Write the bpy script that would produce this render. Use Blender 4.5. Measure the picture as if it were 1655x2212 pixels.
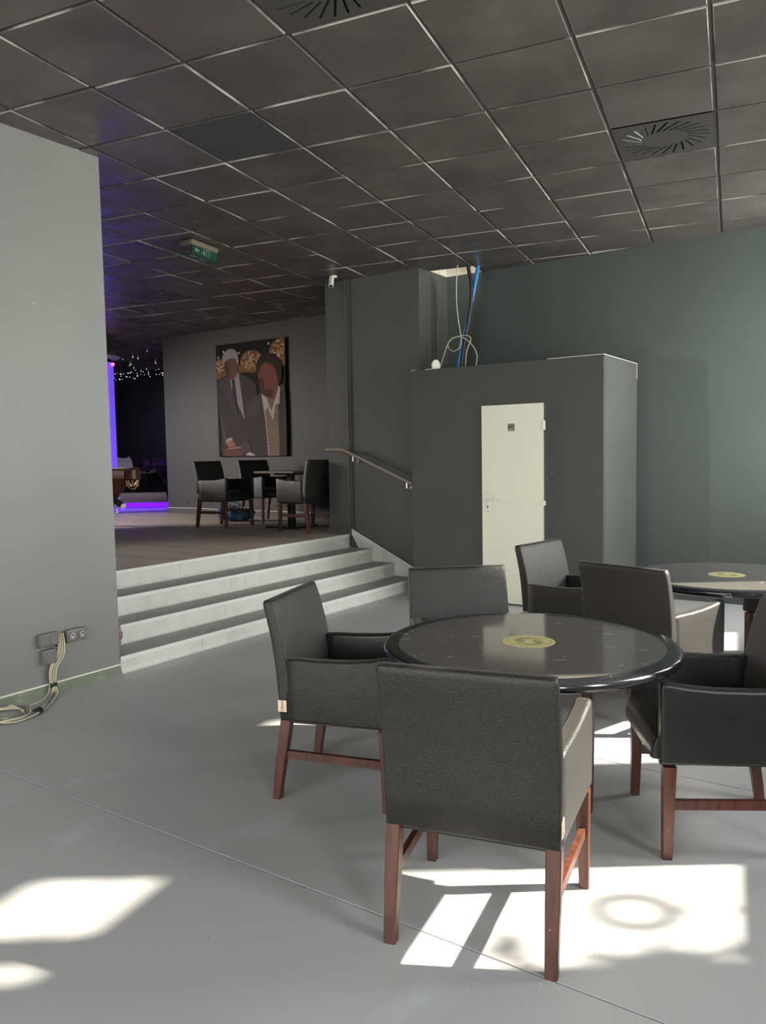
import bpy, bmesh, math, random
from mathutils import Vector, Matrix
random.seed(7)
for o in list(bpy.data.objects): bpy.data.objects.remove(o)
C = bpy.context.scene.collection
sc = bpy.context.scene

# ------------------------------------------------------------------ camera
HC = 1.464
F_PX, PITCH, ROLL, YAW = 1695.15, -0.0740326, 0.0177120, -0.5956870
def cam_axes(p, r, y):
    F = Vector((math.sin(y)*math.cos(p), math.cos(y)*math.cos(p), math.sin(p)))
    R0 = Vector((math.cos(y), -math.sin(y), 0)); D = -(R0.cross(F))
    return math.cos(r)*R0+math.sin(r)*D, -math.sin(r)*R0+math.cos(r)*D, F
R_, D_, F_ = cam_axes(PITCH, ROLL, YAW)
cd = bpy.data.cameras.new('camera'); cam = bpy.data.objects.new('camera', cd); C.objects.link(cam)
cd.sensor_fit = 'HORIZONTAL'; cd.sensor_width = 36.0; cd.lens = F_PX/1655*36.0
cd.clip_start = 0.05; cd.clip_end = 200
M3 = Matrix((R_, -D_, -F_)).transposed()
cam.matrix_world = Matrix.Translation((0, 0, HC)) @ M3.to_4x4()
sc.camera = cam

# ------------------------------------------------------------------ world, sun, exposure
GY = -0.176967
AX = Vector((math.sin(GY), math.cos(GY), 0)); BX = Vector((math.cos(GY), -math.sin(GY), 0))  # ceiling grid / window wall directions
w = bpy.data.worlds.new('sky'); sc.world = w; w.use_nodes = True
bg = w.node_tree.nodes['Background']; bg.inputs[0].default_value = (0.80, 0.90, 1.0, 1); bg.inputs[1].default_value = 1.2
sl = bpy.data.lights.new('sun', 'SUN'); sun = bpy.data.objects.new('sun', sl); C.objects.link(sun)
SUN_AZ = Vector((.8197, .5728, 0)).normalized(); SUN_TAN = .74
sun.rotation_mode = 'QUATERNION'
sun.rotation_quaternion = (SUN_AZ+Vector((0, 0, SUN_TAN))).to_track_quat('Z', 'Y')
sl.energy = 31.0; sl.color = (1.0, .90, .74); sl.angle = math.radians(1.1)
sc.view_settings.view_transform = 'Standard'; sc.view_settings.look = 'None'
sc.view_settings.exposure = 0.0; sc.view_settings.gamma = 1.0
def area(name, loc, nrm, sx, sy, e, col=(1, 1, 1), up='Z'):
    l = bpy.data.lights.new(name, 'AREA'); l.shape = 'RECTANGLE'; l.size = sx; l.size_y = sy; l.energy = e; l.color = col
    o = bpy.data.objects.new(name, l); C.objects.link(o); o.location = loc
    n = Vector(nrm).normalized(); z = -n; x = Vector((0, 0, 1)).cross(z)
    x = Vector((1, 0, 0)) if x.length < 1e-4 else x.normalized(); y = z.cross(x)
    o.matrix_world = Matrix.Translation(loc) @ Matrix((x, y, z)).transposed().to_4x4()
    return o
WPO = 1.575      # window wall: BX . P = WPO
def wp(al, z, off=0.0): return BX*(WPO+off)+AX*al+Vector((0, 0, z))
DAY = (1.0, .985, .965)
for al, wd in ((-0.45, 1.1), (1.65, .7), (3.36, .66), (5.15, .95), (7.12, .8)):     # daylight standing in the windows of the right wall
    area('window_daylight', wp(al, 1.85, .30), -BX, wd, 2.2, (400 if al > 6 else 150)*wd, DAY)
area('shopfront_daylight', (-1.6, -3.30, 1.72), (0, 1, .03), 4.7, 2.4, 290, (1, .97, .93))
sd = area('side_room_fill', (-13.2, 4.6, 2.7), (1, .35, -.60), 2.6, 1.2, 150, (1, .93, .84)); sd.data.spread = math.radians(95)  # unseen fill light added for the raised floor, no window behind it
area('led_strip_glow', (-12.2, 8.96, .66), (.45, -.6, -.55), 7.5, .03, 22, (.12, .01, 1.0))
area('far_room_fill', (-14.6, 10.9, 3.3), (.1, .2, -1), 1.5, .8, 26, (.85, .75, 1.0))  # unseen fill light added to brighten the far chairs
area('plenum_lamp', (-3.9, 7.35, 3.72), (-.1, .3, -1), .3, .2, 3.0, (1, .92, .8))

# ------------------------------------------------------------------ materials
def mat(name, col, rough=.5, metal=0, spec=.5, noise=None, bump=None, emit=None, coat=0, rnd=False, rough2=None, sheen=0):
    m = bpy.data.materials.new(name); m.use_nodes = True; nt = m.node_tree; b = nt.nodes['Principled BSDF']
    b.inputs['Base Color'].default_value = (*col, 1); b.inputs['Roughness'].default_value = rough
    b.inputs['Metallic'].default_value = metal; b.inputs['Specular IOR Level'].default_value = spec
    b.inputs['Coat Weight'].default_value = coat
    if sheen: b.inputs['Sheen Weight'].default_value = sheen; b.inputs['Sheen Roughness'].default_value = .45; b.inputs['Sheen Tint'].default_value = (1, .93, .84, 1)
    tc0 = nt.nodes.new('ShaderNodeTexCoord'); src = tc0.outputs['Object']
    if rnd:
        oi = nt.nodes.new('ShaderNodeObjectInfo'); ml_ = nt.nodes.new('ShaderNodeVectorMath'); ml_.operation = 'MULTIPLY_ADD'
        cb_ = nt.nodes.new('ShaderNodeCombineXYZ')
        for q in range(3): nt.links.new(oi.outputs['Random'], cb_.inputs[q])
        ml_.inputs[1].default_value = (23, 41, 17); nt.links.new(cb_.outputs[0], ml_.inputs[0]); nt.links.new(src, ml_.inputs[2]); src = ml_.outputs[0]
    if rough2:
        n = nt.nodes.new('ShaderNodeTexNoise'); n.inputs['Scale'].default_value = rough2[0]; n.inputs['Detail'].default_value = 3
        r = nt.nodes.new('ShaderNodeMapRange'); r.inputs[1].default_value = .35; r.inputs[2].default_value = .65; r.inputs[3].default_value = rough2[1]; r.inputs[4].default_value = rough2[2]
        nt.links.new(src, n.inputs['Vector']); nt.links.new(n.outputs[0], r.inputs[0]); nt.links.new(r.outputs[0], b.inputs['Roughness'])
    if emit: b.inputs['Emission Color'].default_value = (*emit[0], 1); b.inputs['Emission Strength'].default_value = emit[1]
    if noise:   # list of (scale, detail, col2, lo, hi, stretch)
        prev = None
        for (s, d, c2, lo, hi, st) in noise:
            mp = nt.nodes.new('ShaderNodeMapping'); mp.inputs['Scale'].default_value = st
            n = nt.nodes.new('ShaderNodeTexNoise'); n.inputs['Scale'].default_value = s; n.inputs['Detail'].default_value = d
            r = nt.nodes.new('ShaderNodeMapRange'); r.inputs[1].default_value = lo; r.inputs[2].default_value = hi
            mx = nt.nodes.new('ShaderNodeMix'); mx.data_type = 'RGBA'; mx.inputs[7].default_value = (*c2, 1)
            nt.links.new(src, mp.inputs[0]); nt.links.new(mp.outputs[0], n.inputs['Vector'])
            nt.links.new(n.outputs[0], r.inputs[0]); nt.links.new(r.outputs[0], mx.inputs[0])
            if prev: nt.links.new(prev, mx.inputs[6])
            else: mx.inputs[6].default_value = (*col, 1)
            prev = mx.outputs[2]
        nt.links.new(prev, b.inputs['Base Color'])
    if bump:    # list of (scale, detail, strength, dist, stretch)
        pn = None
        for (s, d, k, dist, st) in bump:
            mp = nt.nodes.new('ShaderNodeMapping'); mp.inputs['Scale'].default_value = st
            n = nt.nodes.new('ShaderNodeTexNoise'); n.inputs['Scale'].default_value = s; n.inputs['Detail'].default_value = d
            bu = nt.nodes.new('ShaderNodeBump'); bu.inputs['Strength'].default_value = k; bu.inputs['Distance'].default_value = dist
            nt.links.new(src, mp.inputs[0]); nt.links.new(mp.outputs[0], n.inputs['Vector'])
            nt.links.new(n.outputs[0], bu.inputs['Height'])
            if pn: nt.links.new(pn, bu.inputs['Normal'])
            pn = bu.outputs[0]
        nt.links.new(pn, b.inputs['Normal'])
    return m
O1 = (1, 1, 1)
GREY = (.088, .091, .088)
m_wall = mat('grey_wall_paint', GREY, .42, noise=[(1.3, 4, (.074, .077, .074), .4, .7, O1), (90, 2, (.30, .30, .29), .78, .80, O1)], bump=[(260, 2, .12, .002, O1), (3, 2, .1, .01, O1)])
m_wallb = mat('green_grey_wall_paint', (.082, .098, .093), .40, noise=[(.9, 4, (.070, .084, .080), .4, .65, O1), (60, 2, (.3, .3, .29), .80, .815, O1)], bump=[(260, 2, .12, .002, O1), (3, 2, .1, .01, O1)])
m_walll = mat('light_grey_wall_paint', (.215, .212, .207), .45, noise=[(1.1, 4, (.19, .187, .185), .4, .7, O1), (45, 2, (.42, .42, .40), .79, .80, O1)], bump=[(260, 2, .1, .002, O1), (2.5, 2, .12, .01, O1)])
m_cub = mat('cubicle_paint', (.064, .066, .064), .5, noise=[(2, 3, (.059, .061, .059), .4, .7, O1)], bump=[(300, 2, .1, .002, O1)])
m_floor = mat('painted_floor', (.42, .424, .437), .40, noise=[(.7, 5, (.365, .367, .376), .35, .7, O1), (4, 6, (.44, .455, .47), .62, .72, (1, .5, 1)), (55, 2, (.60, .60, .59), .77, .785, (1, .55, 1)), (38, 2, (.13, .12, .11), .785, .80, (1, .6, 1))], bump=[(40, 3, .06, .004, O1), (2, 2, .08, .01, O1)])
m_under = mat('joint_filler', (.05, .048, .045), .9)
m_plat = mat('brown_vinyl_floor', (.46, .40, .34), .55, noise=[(3.5, 5, (.35, .30, .26), .38, .62, (.35, 1.6, 1)), (9, 4, (.54, .48, .39), .58, .75, (.3, 2, 1))], bump=[(60, 2, .06, .003, O1)])
m_tread = mat('grey_tread_paint', (.34, .34, .325), .5, noise=[(5, 4, (.29, .29, .28), .4, .7, O1)], bump=[(60, 2, .05, .003, O1)])
m_riser = mat('pale_riser_paint', (.60, .61, .57), .5, noise=[(7, 4, (.53, .545, .51), .45, .7, O1)], bump=[(80, 2, .05, .002, O1)])
m_nose = mat('pale_nosing_paint', (.68, .69, .65), .45)
m_groove = mat('groove_dirt', (.16, .16, .15), .8)
m_tile = mat('black_painted_perforated_tile', (.090, .080, .075), .36, spec=.36, rnd=True, rough2=(3.0, .22, .50), noise=[(1.8, 4, (.060, .055, .053), .35, .7, O1)], bump=[(420, 1, .18, .0015, O1), (2.6, 3, .35, .03, O1)])
m_tile2 = mat('charcoal_access_tile', (.040, .042, .043), .5)
m_vent = mat('vent_black_paint', (.048, .045, .042), .42)
m_bar = mat('black_painted_grid_bar', (.045, .043, .042), .45)
m_edge = mat('pale_mottled_tile_edge', (.08, .075, .07), .5, rnd=True, noise=[(1.6, 5, (.42, .40, .36), .47, .60, O1)])  # dark edge colour mottled with pale off-white by noise
m_void = mat('void_dark', (.006, .006, .006), .9)
m_plast = mat('pale_plenum_plaster', (.72, .69, .60), .8, noise=[(5, 3, (.62, .52, .40), .5, .7, O1)])
m_leather = mat('black_leather', (.0130, .0126, .0130), .42, spec=.5, sheen=.11, noise=[(6, 4, (.0165, .016, .0165), .45, .75, O1)], bump=[(210, 3, .75, .0032, O1), (9, 2, .25, .006, O1)])
m_leathert = mat('black_leather_smooth', (.0105, .0105, .0112), .36, spec=.5, sheen=.03, noise=[(6, 4, (.013, .013, .0135), .45, .75, O1)], bump=[(300, 2, .22, .0012, O1), (8, 2, .3, .006, O1)])
m_seam = mat('seam_thread', (.035, .034, .034), .5)
m_wood = mat('brown_stained_leg_wood', (.105, .036, .021), .36, rnd=True, noise=[(14, 5, (.055, .020, .013), .4, .65, (3, 3, .3)), (60, 3, (.36, .26, .19), .74, .77, (1, 1, .6))], bump=[(60, 3, .12, .001, (3, 3, .4))])
m_tag = mat('cream_label', (.75, .62, .48), .7)
m_red = mat('red_print', (.42, .03, .03), .7)
m_ttop = mat('black_table_laminate', (.105, .098, .090), .09, spec=.8, noise=[(2.2, 4, (.12, .112, .103), .45, .75, O1)])
m_trim = mat('black_table_rim', (.011, .012, .015), .14, spec=.6, noise=[(26, 4, (.30, .29, .28), .70, .73, (1, 1, 1))], coat=.5)
m_scr = mat('scratch_white', (.30, .30, .30), .6)
m_gold = mat('pale_gold_print', (.56, .50, .22), .45)
m_dgreen = mat('dark_olive_print', (.16, .17, .10), .45)
m_white = mat('white_gloss_paint', (.84, .84, .70), .35)
m_hw = mat('white_metal', (.80, .78, .70), .35)
m_black = mat('black_print', (.012, .012, .012), .5)
m_sign = mat('grey_sign', (.22, .22, .20), .5)
m_steel = mat('brushed_steel', (.36, .29, .25), .42, metal=.35)
m_cap = mat('polished_steel', (.75, .75, .74), .25, metal=1)
m_cab = mat('cream_cable', (.62, .55, .40), .5)
m_cabd = mat('grey_cable', (.16, .15, .16), .5)
m_blackp = mat('black_conduit', (.02, .02, .02), .5, noise=[(50, 3, (.22, .20, .16), .63, .7, O1)])
m_blue = mat('blue_pipe', (.03, .23, .60), .4)
m_sock = mat('painted_grey_socket', (.15, .145, .14), .45, noise=[(60, 3, (.40, .36, .30), .66, .70, O1)])
m_sockin = mat('beige_socket_inside', (.42, .37, .30), .5)
m_green = mat('olive_green_baseboard', (.175, .200, .150), .6, noise=[(9, 4, (.30, .32, .24), .5, .7, O1), (6, 4, (.48, .30, .17), .68, .74, O1)])
m_cream = mat('cream_edge', (.78, .74, .62), .6)
m_broken = mat('broken_plaster', (.17, .12, .09), .9, noise=[(60, 4, (.4, .33, .25), .5, .7, O1)], bump=[(80, 4, .8, .01, O1)])
m_pool = mat('mahogany_pool_wood', (.16, .045, .025), .3, noise=[(6, 5, (.09, .026, .016), .4, .65, (.4, .4, 5))])
m_poold = mat('dark_pool_leg_wood', (.055, .02, .014), .3)
m_brass = mat('brass_fitting', (.62, .42, .24), .35, metal=1)
m_felt = mat('pale_green_baize', (.30, .40, .30), .9)
m_gch = mat('light_grey_shell', (.34, .33, .34), .5)
m_blk = mat('black_metal', (.015, .015, .015), .4)
m_ktop = mat('brown_table_top', (.22, .17, .13), .35)
m_bag = mat('blue_plastic_bag', (.035, .11, .22), .35, bump=[(14, 3, .6, .02, O1)])
m_ledp = mat('purple_riser_glow', (.1, 0, .3), .5, emit=((.09, .004, 1.0), 3.0))
m_ledc = mat('purple_lit_tube', (.3, .2, .6), .5, emit=((.16, .06, 1.0), .8))
m_pink = mat('pink_led', (.5, .1, .3), .5, emit=((1.0, .12, .45), 3.0))
m_star = mat('star_light', (1, 1, 1), .5, emit=((.85, .88, 1.0), 3.5))
m_deep = mat('black_side_room_wall', (.020, .020, .028), .8)
m_exitg = mat('green_exit_legend', (.010, .060, .035), .4)
m_exitw = mat('pale_exit_symbol', (.20, .26, .21), .5)
m_exitb = mat('yellowed_exit_housing', (.17, .14, .10), .6)
m_camw = mat('white_camera_plastic', (.80, .80, .70), .4)
m_frame = mat('grey_window_frame', (.10, .11, .11), .4)
m_glass = bpy.data.materials.new('clear_glass'); m_glass.use_nodes = True; _n = m_glass.node_tree; _n.nodes.remove(_n.nodes['Principled BSDF'])
_t = _n.nodes.new('ShaderNodeBsdfTransparent'); _t.inputs[0].default_value = (.97, .98, .97, 1); _g = _n.nodes.new('ShaderNodeBsdfGlossy'); _g.inputs['Roughness'].default_value = .02
_m = _n.nodes.new('ShaderNodeMixShader'); _m.inputs[0].default_value = .06; _n.links.new(_t.outputs[0], _m.inputs[1]); _n.links.new(_g.outputs[0], _m.inputs[2]); _n.links.new(_m.outputs[0], _n.nodes['Material Output'].inputs[0])

# ------------------------------------------------------------------ mesh helpers
def link(name, bm, m, parent=None, loc=None, rz=0, smooth=False):
    me = bpy.data.meshes.new(name); bmesh.ops.recalc_face_normals(bm, faces=bm.faces[:]); bm.to_mesh(me); bm.free()
    for mm in (m if isinstance(m, (list, tuple)) else [m]): me.materials.append(mm)
    if smooth:
        for p in me.polygons: p.use_smooth = True
        if smooth != 'all':
            try: me.set_sharp_from_angle(angle=math.radians(smooth if smooth is not True else 40))
            except Exception: pass
    o = bpy.data.objects.new(name, me); C.objects.link(o)
    if parent: o.parent = parent
    if loc: o.location = loc
    if rz: o.rotation_euler = (0, 0, rz)
    return o
def tag(o, label, cat, group=None, kind=None):
    o['label'] = label; o['category'] = cat
    if group: o['group'] = group
    if kind: o['kind'] = kind
    return o
def struct(o, label=None):
    o['kind'] = 'structure'
    if label: o['label'] = label
    return o
def thing(name, label, cat, loc=(0, 0, 0), rz=0, group=None):
    o = bpy.data.objects.new(name, None); C.objects.link(o); o.location = loc; o.rotation_euler = (0, 0, rz); o.empty_display_size = .1
    return tag(o, label, cat, group)
def kids(o): return [c for c in C.objects if c.parent == o]
def dup(o, parent=None):
    c = o.copy(); C.objects.link(c); c.parent = parent
    for k in KIDS.get(o.name, []): dup(k, c)
    return c
KIDS = {}
def index_kids():
    KIDS.clear()
    for c in C.objects:
        if c.parent: KIDS.setdefault(c.parent.name, []).append(c)
def box(bm, a, b, mi=0, M=None):
    vs = [bm.verts.new(Vector((x, y, z)) if M is None else M @ Vector((x, y, z))) for x in (a[0], b[0]) for y in (a[1], b[1]) for z in (a[2], b[2])]
    fs = []
    for q in ((0, 1, 3, 2), (4, 6, 7, 5), (0, 4, 5, 1), (2, 3, 7, 6), (0, 2, 6, 4), (1, 5, 7, 3)):
        f = bm.faces.new([vs[i] for i in q]); f.material_index = mi; fs.append(f)
    return vs, fs
def bbox(a, b, bev=0, seg=2):
    bm = bmesh.new(); box(bm, a, b)
    if bev: bmesh.ops.bevel(bm, geom=bm.edges[:], offset=bev, segments=seg, affect='EDGES', profile=.5)
    return bm
def loft(bm, rings, cap=True, mi=0, closed=True):
    vr = [[bm.verts.new(p) for p in r] for r in rings]
    n = len(vr[0])
    for a, b in zip(vr, vr[1:]):
        for i in range(n if closed else n-1):
            j = (i+1) % n; f = bm.faces.new((a[i], a[j], b[j], b[i])); f.material_index = mi
    if cap:
        f = bm.faces.new(vr[0][::-1]); f.material_index = mi
        f = bm.faces.new(vr[-1]); f.material_index = mi
    return vr
def rrect(hx, hy, r, n=4, cx=0, cy=0):
    out = []; r = min(r, hx*.999, hy*.999)
    for (sx, sy, a0) in ((1, 1, 0), (-1, 1, 90), (-1, -1, 180), (1, -1, 270)):
        for k in range(n+1):
            a = math.radians(a0+90*k/n); out.append((cx+sx*(hx-r)+r*math.cos(a), cy+sy*(hy-r)+r*math.sin(a)))
    return out
def circ(r, n=16, cx=0, cy=0): return [(cx+r*math.cos(2*math.pi*k/n), cy+r*math.sin(2*math.pi*k/n)) for k in range(n)]
def lathe(bm, prof, n=24, mi=0, cap=True, cx=0, cy=0):
    return loft(bm, [[Vector((cx+r*math.cos(2*math.pi*k/n), cy+r*math.sin(2*math.pi*k/n), z)) for k in range(n)] for r, z in prof], cap, mi)
def tube(bm, pts, r, n=8, cap=True, mi=0, smoothn=0):
    P = [Vector(p) for p in pts]
    if smoothn:
        Q = []
        for i in range(len(P)-1):
            p0 = P[max(i-1, 0)]; p1 = P[i]; p2 = P[i+1]; p3 = P[min(i+2, len(P)-1)]
            for k in range(smoothn):
                t = k/smoothn
                Q.append(.5*((2*p1)+(p2-p0)*t+(2*p0-5*p1+4*p2-p3)*t*t+(3*p1-p0-3*p2+p3)*t**3))
        Q.append(P[-1]); P = Q
    rings = []; up = None
    for i, p in enumerate(P):
        d = (P[min(i+1, len(P)-1)]-P[max(i-1, 0)]).normalized()
        if up is None:
            up = Vector((0, 0, 1)) if abs(d.z) < .9 else Vector((1, 0, 0))
        x = (up-d*up.dot(d)).normalized(); y = d.cross(x); up = x
        rings.append([p+x*r*math.cos(2*math.pi*k/n)+y*r*math.sin(2*math.pi*k/n) for k in range(n)])
    loft(bm, rings, cap, mi)
def prism(bm, pts, z0, z1, mi=0, f3=None):   # polygon pts (2D) extruded; f3 maps (u,v,w)->Vector
    g = f3 or (lambda u, v, w_: Vector((u, v, w_)))
    a = [bm.verts.new(g(u, v, z0)) for u, v in pts]; b = [bm.verts.new(g(u, v, z1)) for u, v in pts]
    bm.faces.new(a[::-1]).material_index = mi; bm.faces.new(b).material_index = mi
    for i in range(len(pts)):
        j = (i+1) % len(pts); bm.faces.new((a[i], a[j], b[j], b[i])).material_index = mi
def text_mesh(txt, size, name, m, parent, M, ext=.0004, shear=0.0, sx=1.0):
    cu = bpy.data.curves.new('t', 'FONT'); cu.body = txt; cu.size = size; cu.extrude = ext; cu.align_x = 'CENTER'; cu.align_y = 'CENTER'; cu.shear = shear
    cu.resolution_u = 3
    ob = bpy.data.objects.new('t', cu); C.objects.link(ob); dg = bpy.context.evaluated_depsgraph_get(); dg.update()
    me = bpy.data.meshes.new_from_object(ob.evaluated_get(dg)); bpy.data.objects.remove(ob)
    me.transform(M @ Matrix.Diagonal((sx, 1, 1, 1))); me.name = name; me.materials.clear(); me.materials.append(m)
    o = bpy.data.objects.new(name, me); C.objects.link(o); o.parent = parent
    return o

# ------------------------------------------------------------------ room shell
CH = 3.418; PZ = .55; TOPW = 3.80
def slab(name, a, b, m, label=None): return struct(link(name, bbox(a, b), m), label)
fl = struct(link('floor', bbox((-6.2, -3.2, -.14), (3.2, 8.1, -.02)), m_under))
for k, (y0, y1) in enumerate(((-3.2, .365), (.365, 1.965), (1.965, 3.565), (3.565, 5.165), (5.165, 6.765), (6.765, 8.1))):
    link('slab', bbox((-6.2, y0+.0022, -.02), (3.2, y1-.0022, 0), .0015, 1), m_floor, fl)
wl = slab('wall_left', (-4.70, -3.2, 0), (-4.45, 3.34, 3.425), m_walll)
slab('wall_left_return', (-9.6, 3.09, 0), (-4.70, 3.34, 3.425), m_walll)
wb = slab('wall_back', (-4.40, 7.85, 0), (.25, 8.05, 3.425), m_wallb)
link('plenum_face', bbox((-4.40, 7.852, 3.425), (.25, 8.05, 3.80)), m_plast, wb)
m_patch = mat('darker_repaint_patch', (.066, .080, .076), .42, bump=[(260, 2, .12, .002, O1)])
pm = bmesh.new(); prism(pm, [(-2.346, 2.435), (-2.11, 2.481), (-2.083, 2.355), (-1.746, 2.305), (-1.631, 2.266), (-1.619, 2.008), (-1.59, 1.324), (-1.587, 0.381), (-2.261, 0.338), (-2.282, 1.558), (-2.267, 2.01), (-2.251, 2.333)], 7.8492, 7.8504, 0, lambda u, v, w_: Vector((u, w_, v))); link('paint_patch', pm, m_patch, wb)
# pilaster beside the stairs
pil = slab('wall_pilaster', (-5.66, 7.24, 0), (-4.40, 8.6, 3.425), m_wall)
link('plenum_face', bbox((-5.66, 7.242, 3.425), (-4.402, 8.6, 3.80)), m_plast, pil)
m_pw = mat('dark_grey_wall_paint', (.032, .032, .033), .55, noise=[(2, 3, (.028, .028, .030), .4, .7, O1)], bump=[(300, 2, .1, .002, O1)])
ps = slab('wall_picture', (-10.27, 8.79, PZ), (-5.5, 8.99, 3.425), m_pw)
slab('wall_far', (-19.2, 13.0, PZ), (-8.0, 13.2, 3.6), m_deep)
slab('wall_far_left', (-19.2, 2.6, PZ), (-19.0, 13.0, 3.6), m_deep)
slab('wall_platform_side', (-19.2, 2.6, PZ-.6), (-9.6, 2.8, 3.6), m_deep)
slab('wall_platform_right', (-8.2, 8.99, PZ), (-8.0, 13.0, 3.6), m_deep)
tr = bmesh.new(); box(tr, (-5.378, 7.222, PZ), (-5.345, 7.24, 3.418)); box(tr, (-5.343, 7.228, PZ), (-5.318, 7.24, 3.418))
struct(link('trim_1', tr, m_wall))
struct(link('baseboard_pilaster', bbox((-5.672, 7.228, PZ), (-5.40, 7.24, PZ+.085), .003), m_wall))
sb = bmesh.new(); prism(sb, [(-5.335, PZ), (-5.335, .605), (-4.40, .165), (-4.40, 0), (-5.0, 0)], 7.222, 7.24, 0, lambda u, v, w_: Vector((u, w_, v)))
so = struct(link('baseboard_stairs', sb, m_riser))
tb = bmesh.new(); tube(tb, [(-5.335, 7.226, .608), (-4.9, 7.225, .403), (-4.40, 7.226, .168)], .006, 6); link('cream_edge', tb, m_cream, so)
bbm = bmesh.new(); tube(bbm, [(-10.27, 8.783, PZ+.085), (-9.6, 8.783, PZ+.09), (-9.0, 8.783, PZ+.083), (-7.0, 8.783, PZ+.085), (-5.7, 8.783, PZ+.085)], .006, 6)
bp = struct(link('baseboard_picture_wall', bbox((-10.275, 8.778, PZ), (-5.66, 8.79, PZ+.08)), m_cub)); link('cream_edge', bbm, m_cream, bp)

# left wall baseboard: olive strip, cream cap, broken plaster corner
bl = struct(link('baseboard_left', bbox((-4.452, -3.2, 0), (-4.440, 3.33, .062)), m_green))
link('cream_edge', bbox((-4.455, -3.2, .062), (-4.437, 3.335, .070)), m_cream, bl)
bk = bmesh.new()
for k in range(16):
    z = .05+k*.019; r = .012+.020*math.exp(-((z-.26)/.05)**2)+random.uniform(0, .006)
    box(bk, (-4.475+random.uniform(-.004, .004), 3.335, z), (-4.452, 3.335+r, z+.02))
link('broken_corner', bk, m_broken, wl)

# raised floor and steps
platm = bmesh.new(); prism(platm, [(-5.375, 3.34), (-5.375, 7.24), (-5.62, 7.24), (-5.62, 8.8), (-10.2, 8.8), (-10.2, 13.05), (-19.1, 13.05), (-19.1, 2.7), (-9.5, 2.7), (-9.5, 3.34)], 0, PZ-.001)
plat = struct(link('floor_platform', platm, m_plat))
ed = Vector((.80, .60, 0)); en = Vector((-.60, .80, 0)); e0 = Vector((-11.66, 9.44, 0))
up = bmesh.new(); pts = [e0-ed*7.2, e0+ed*4.4, e0+ed*4.4+en*4.2, e0-ed*7.2+en*4.2]
prism(up, [(p.x, p.y) for p in pts], PZ, .655)
upo = struct(link('floor_upper', up, m_plat))
rb = bmesh.new(); prism(rb, [((e0-ed*7.2-en*.004).x, (e0-ed*7.2-en*.004).y), ((e0+ed*4.4-en*.004).x, (e0+ed*4.4-en*.004).y), ((e0+ed*4.4).x, (e0+ed*4.4).y), ((e0-ed*7.2).x, (e0-ed*7.2).y)], PZ+.015, .648)
link('led_lit_riser', rb, m_ledp, upo)  # LED widened to a glowing face, painting its light over the whole riser
stairs = thing('staircase', 'four pale grey painted steps with wide nosings up to the brown raised floor', 'stairs', (-4.9, 5.29, 0))
SX = [-4.44, -4.745, -5.04, -5.36]; SZ = [.115, .255, .40, PZ]
for i in range(4):
    x1 = SX[i]; x0 = (SX[i+1]+.0 if i < 3 else -5.62); z1 = SZ[i]; zp = SZ[i-1] if i else 0
    bm = bmesh.new()
    box(bm, (x0-.02-(-4.9), 3.342-5.29, zp), (x1-.009+4.9, 7.222-5.29, z1-.004), 0)
    o = link('step', bm, [m_riser], stairs)
    tz = z1-.004
    if i < 3: link('tread', bbox((x0-.001+4.9, 3.342-5.29, tz), (x1-.006+4.9, 7.222-5.29, z1)), m_tread, o)
    link('nosing', bbox((x1-.02+4.9, 3.342-5.29, z1-.030), (x1+4.9, 7.222-5.29, z1+.001), .003, 2), m_nose, o)
    for yy in (4.08+.55*i, 5.6-.3*i): link('joint', bbox((x1-.0092+4.9, yy-5.29, zp+.003), (x1-.0082+4.9, yy+.002-5.29, z1-.031)), m_groove, o)
    cv = bmesh.new(); loft(cv, [[Vector((x1-.006+4.9+u, yy, zp+v)) for u, v in ((-.004, -.001), (-.004, .03), (.004, .014), (.010, .006), (.024, -.001))] for yy in (3.345-5.29, 7.22-5.29)])
    link('cove', cv, m_riser, o)

# cubicle with white door
cub = thing('wall_cubicle', 'x', 'x', (0, 0, 0)); del cub['category']; del cub['label']; struct(cub)
link('front_panel', bbox((-4.27, 6.85, 0), (-2.277, 6.90, 2.30), .002, 1), m_cub, cub)
link('side_panel', bbox((-2.327, 6.90, 0), (-2.279, 7.848, 2.30), .002, 1), m_wall, cub)
link('side_panel', bbox((-4.27, 6.90, 0), (-4.22, 7.238, 2.30), .002, 1), m_cub, cub)
link('roof_panel', bbox((-4.22, 6.90, 2.25), (-2.327, 7.848, 2.285)), m_cub, cub)
ee = bmesh.new(); tube(ee, [(-2.80, 6.852, 2.301), (-2.278, 6.852, 2.302), (-2.279, 7.3, 2.302), (-2.279, 7.84, 2.301), (-2.279, 7.84, 2.15)], .0035, 5)
tube(ee, [(-4.27, 6.853, 2.301), (-4.22, 6.853, 2.302)], .0035, 5); tube(ee, [(-4.10, 6.853, 2.301), (-3.98, 6.853, 2.302)], .0035, 5)
link('chipped_edge', ee, m_cream, cub)
door = thing('door_1', 'x', 'x', (-3.146, 6.85, 0)); del door['category']; del door['label']; struct(door)
link('door_leaf', bbox((-.312, -.035, .012), (.312, 0, 1.905), .003, 2), m_white, door)
hp = bmesh.new(); loft(hp, [[Vector((-.249+u, y_, .980+v)) for u, v in rrect(.019, .103, .018, 4)] for y_ in (-.034, -.043)])
hpo = link('handle_plate', hp, m_hw, door, smooth=True)
hl = bmesh.new(); tube(hl, [(-.249, -.040, 1.012), (-.249, -.085, 1.012)], .009, 10); tube(hl, [(-.256, -.085, 1.012), (-.20, -.088, 1.016), (-.135, -.083, 1.008)], .0075, 10, smoothn=4)
link('lever', hl, m_hw, hpo, smooth='all')
kh = bmesh.new(); lathe(kh, [(.0065, 0), (.0065, .002)], 12); box(kh, (-.003, -.017, 0), (.003, 0, .002))
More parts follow.
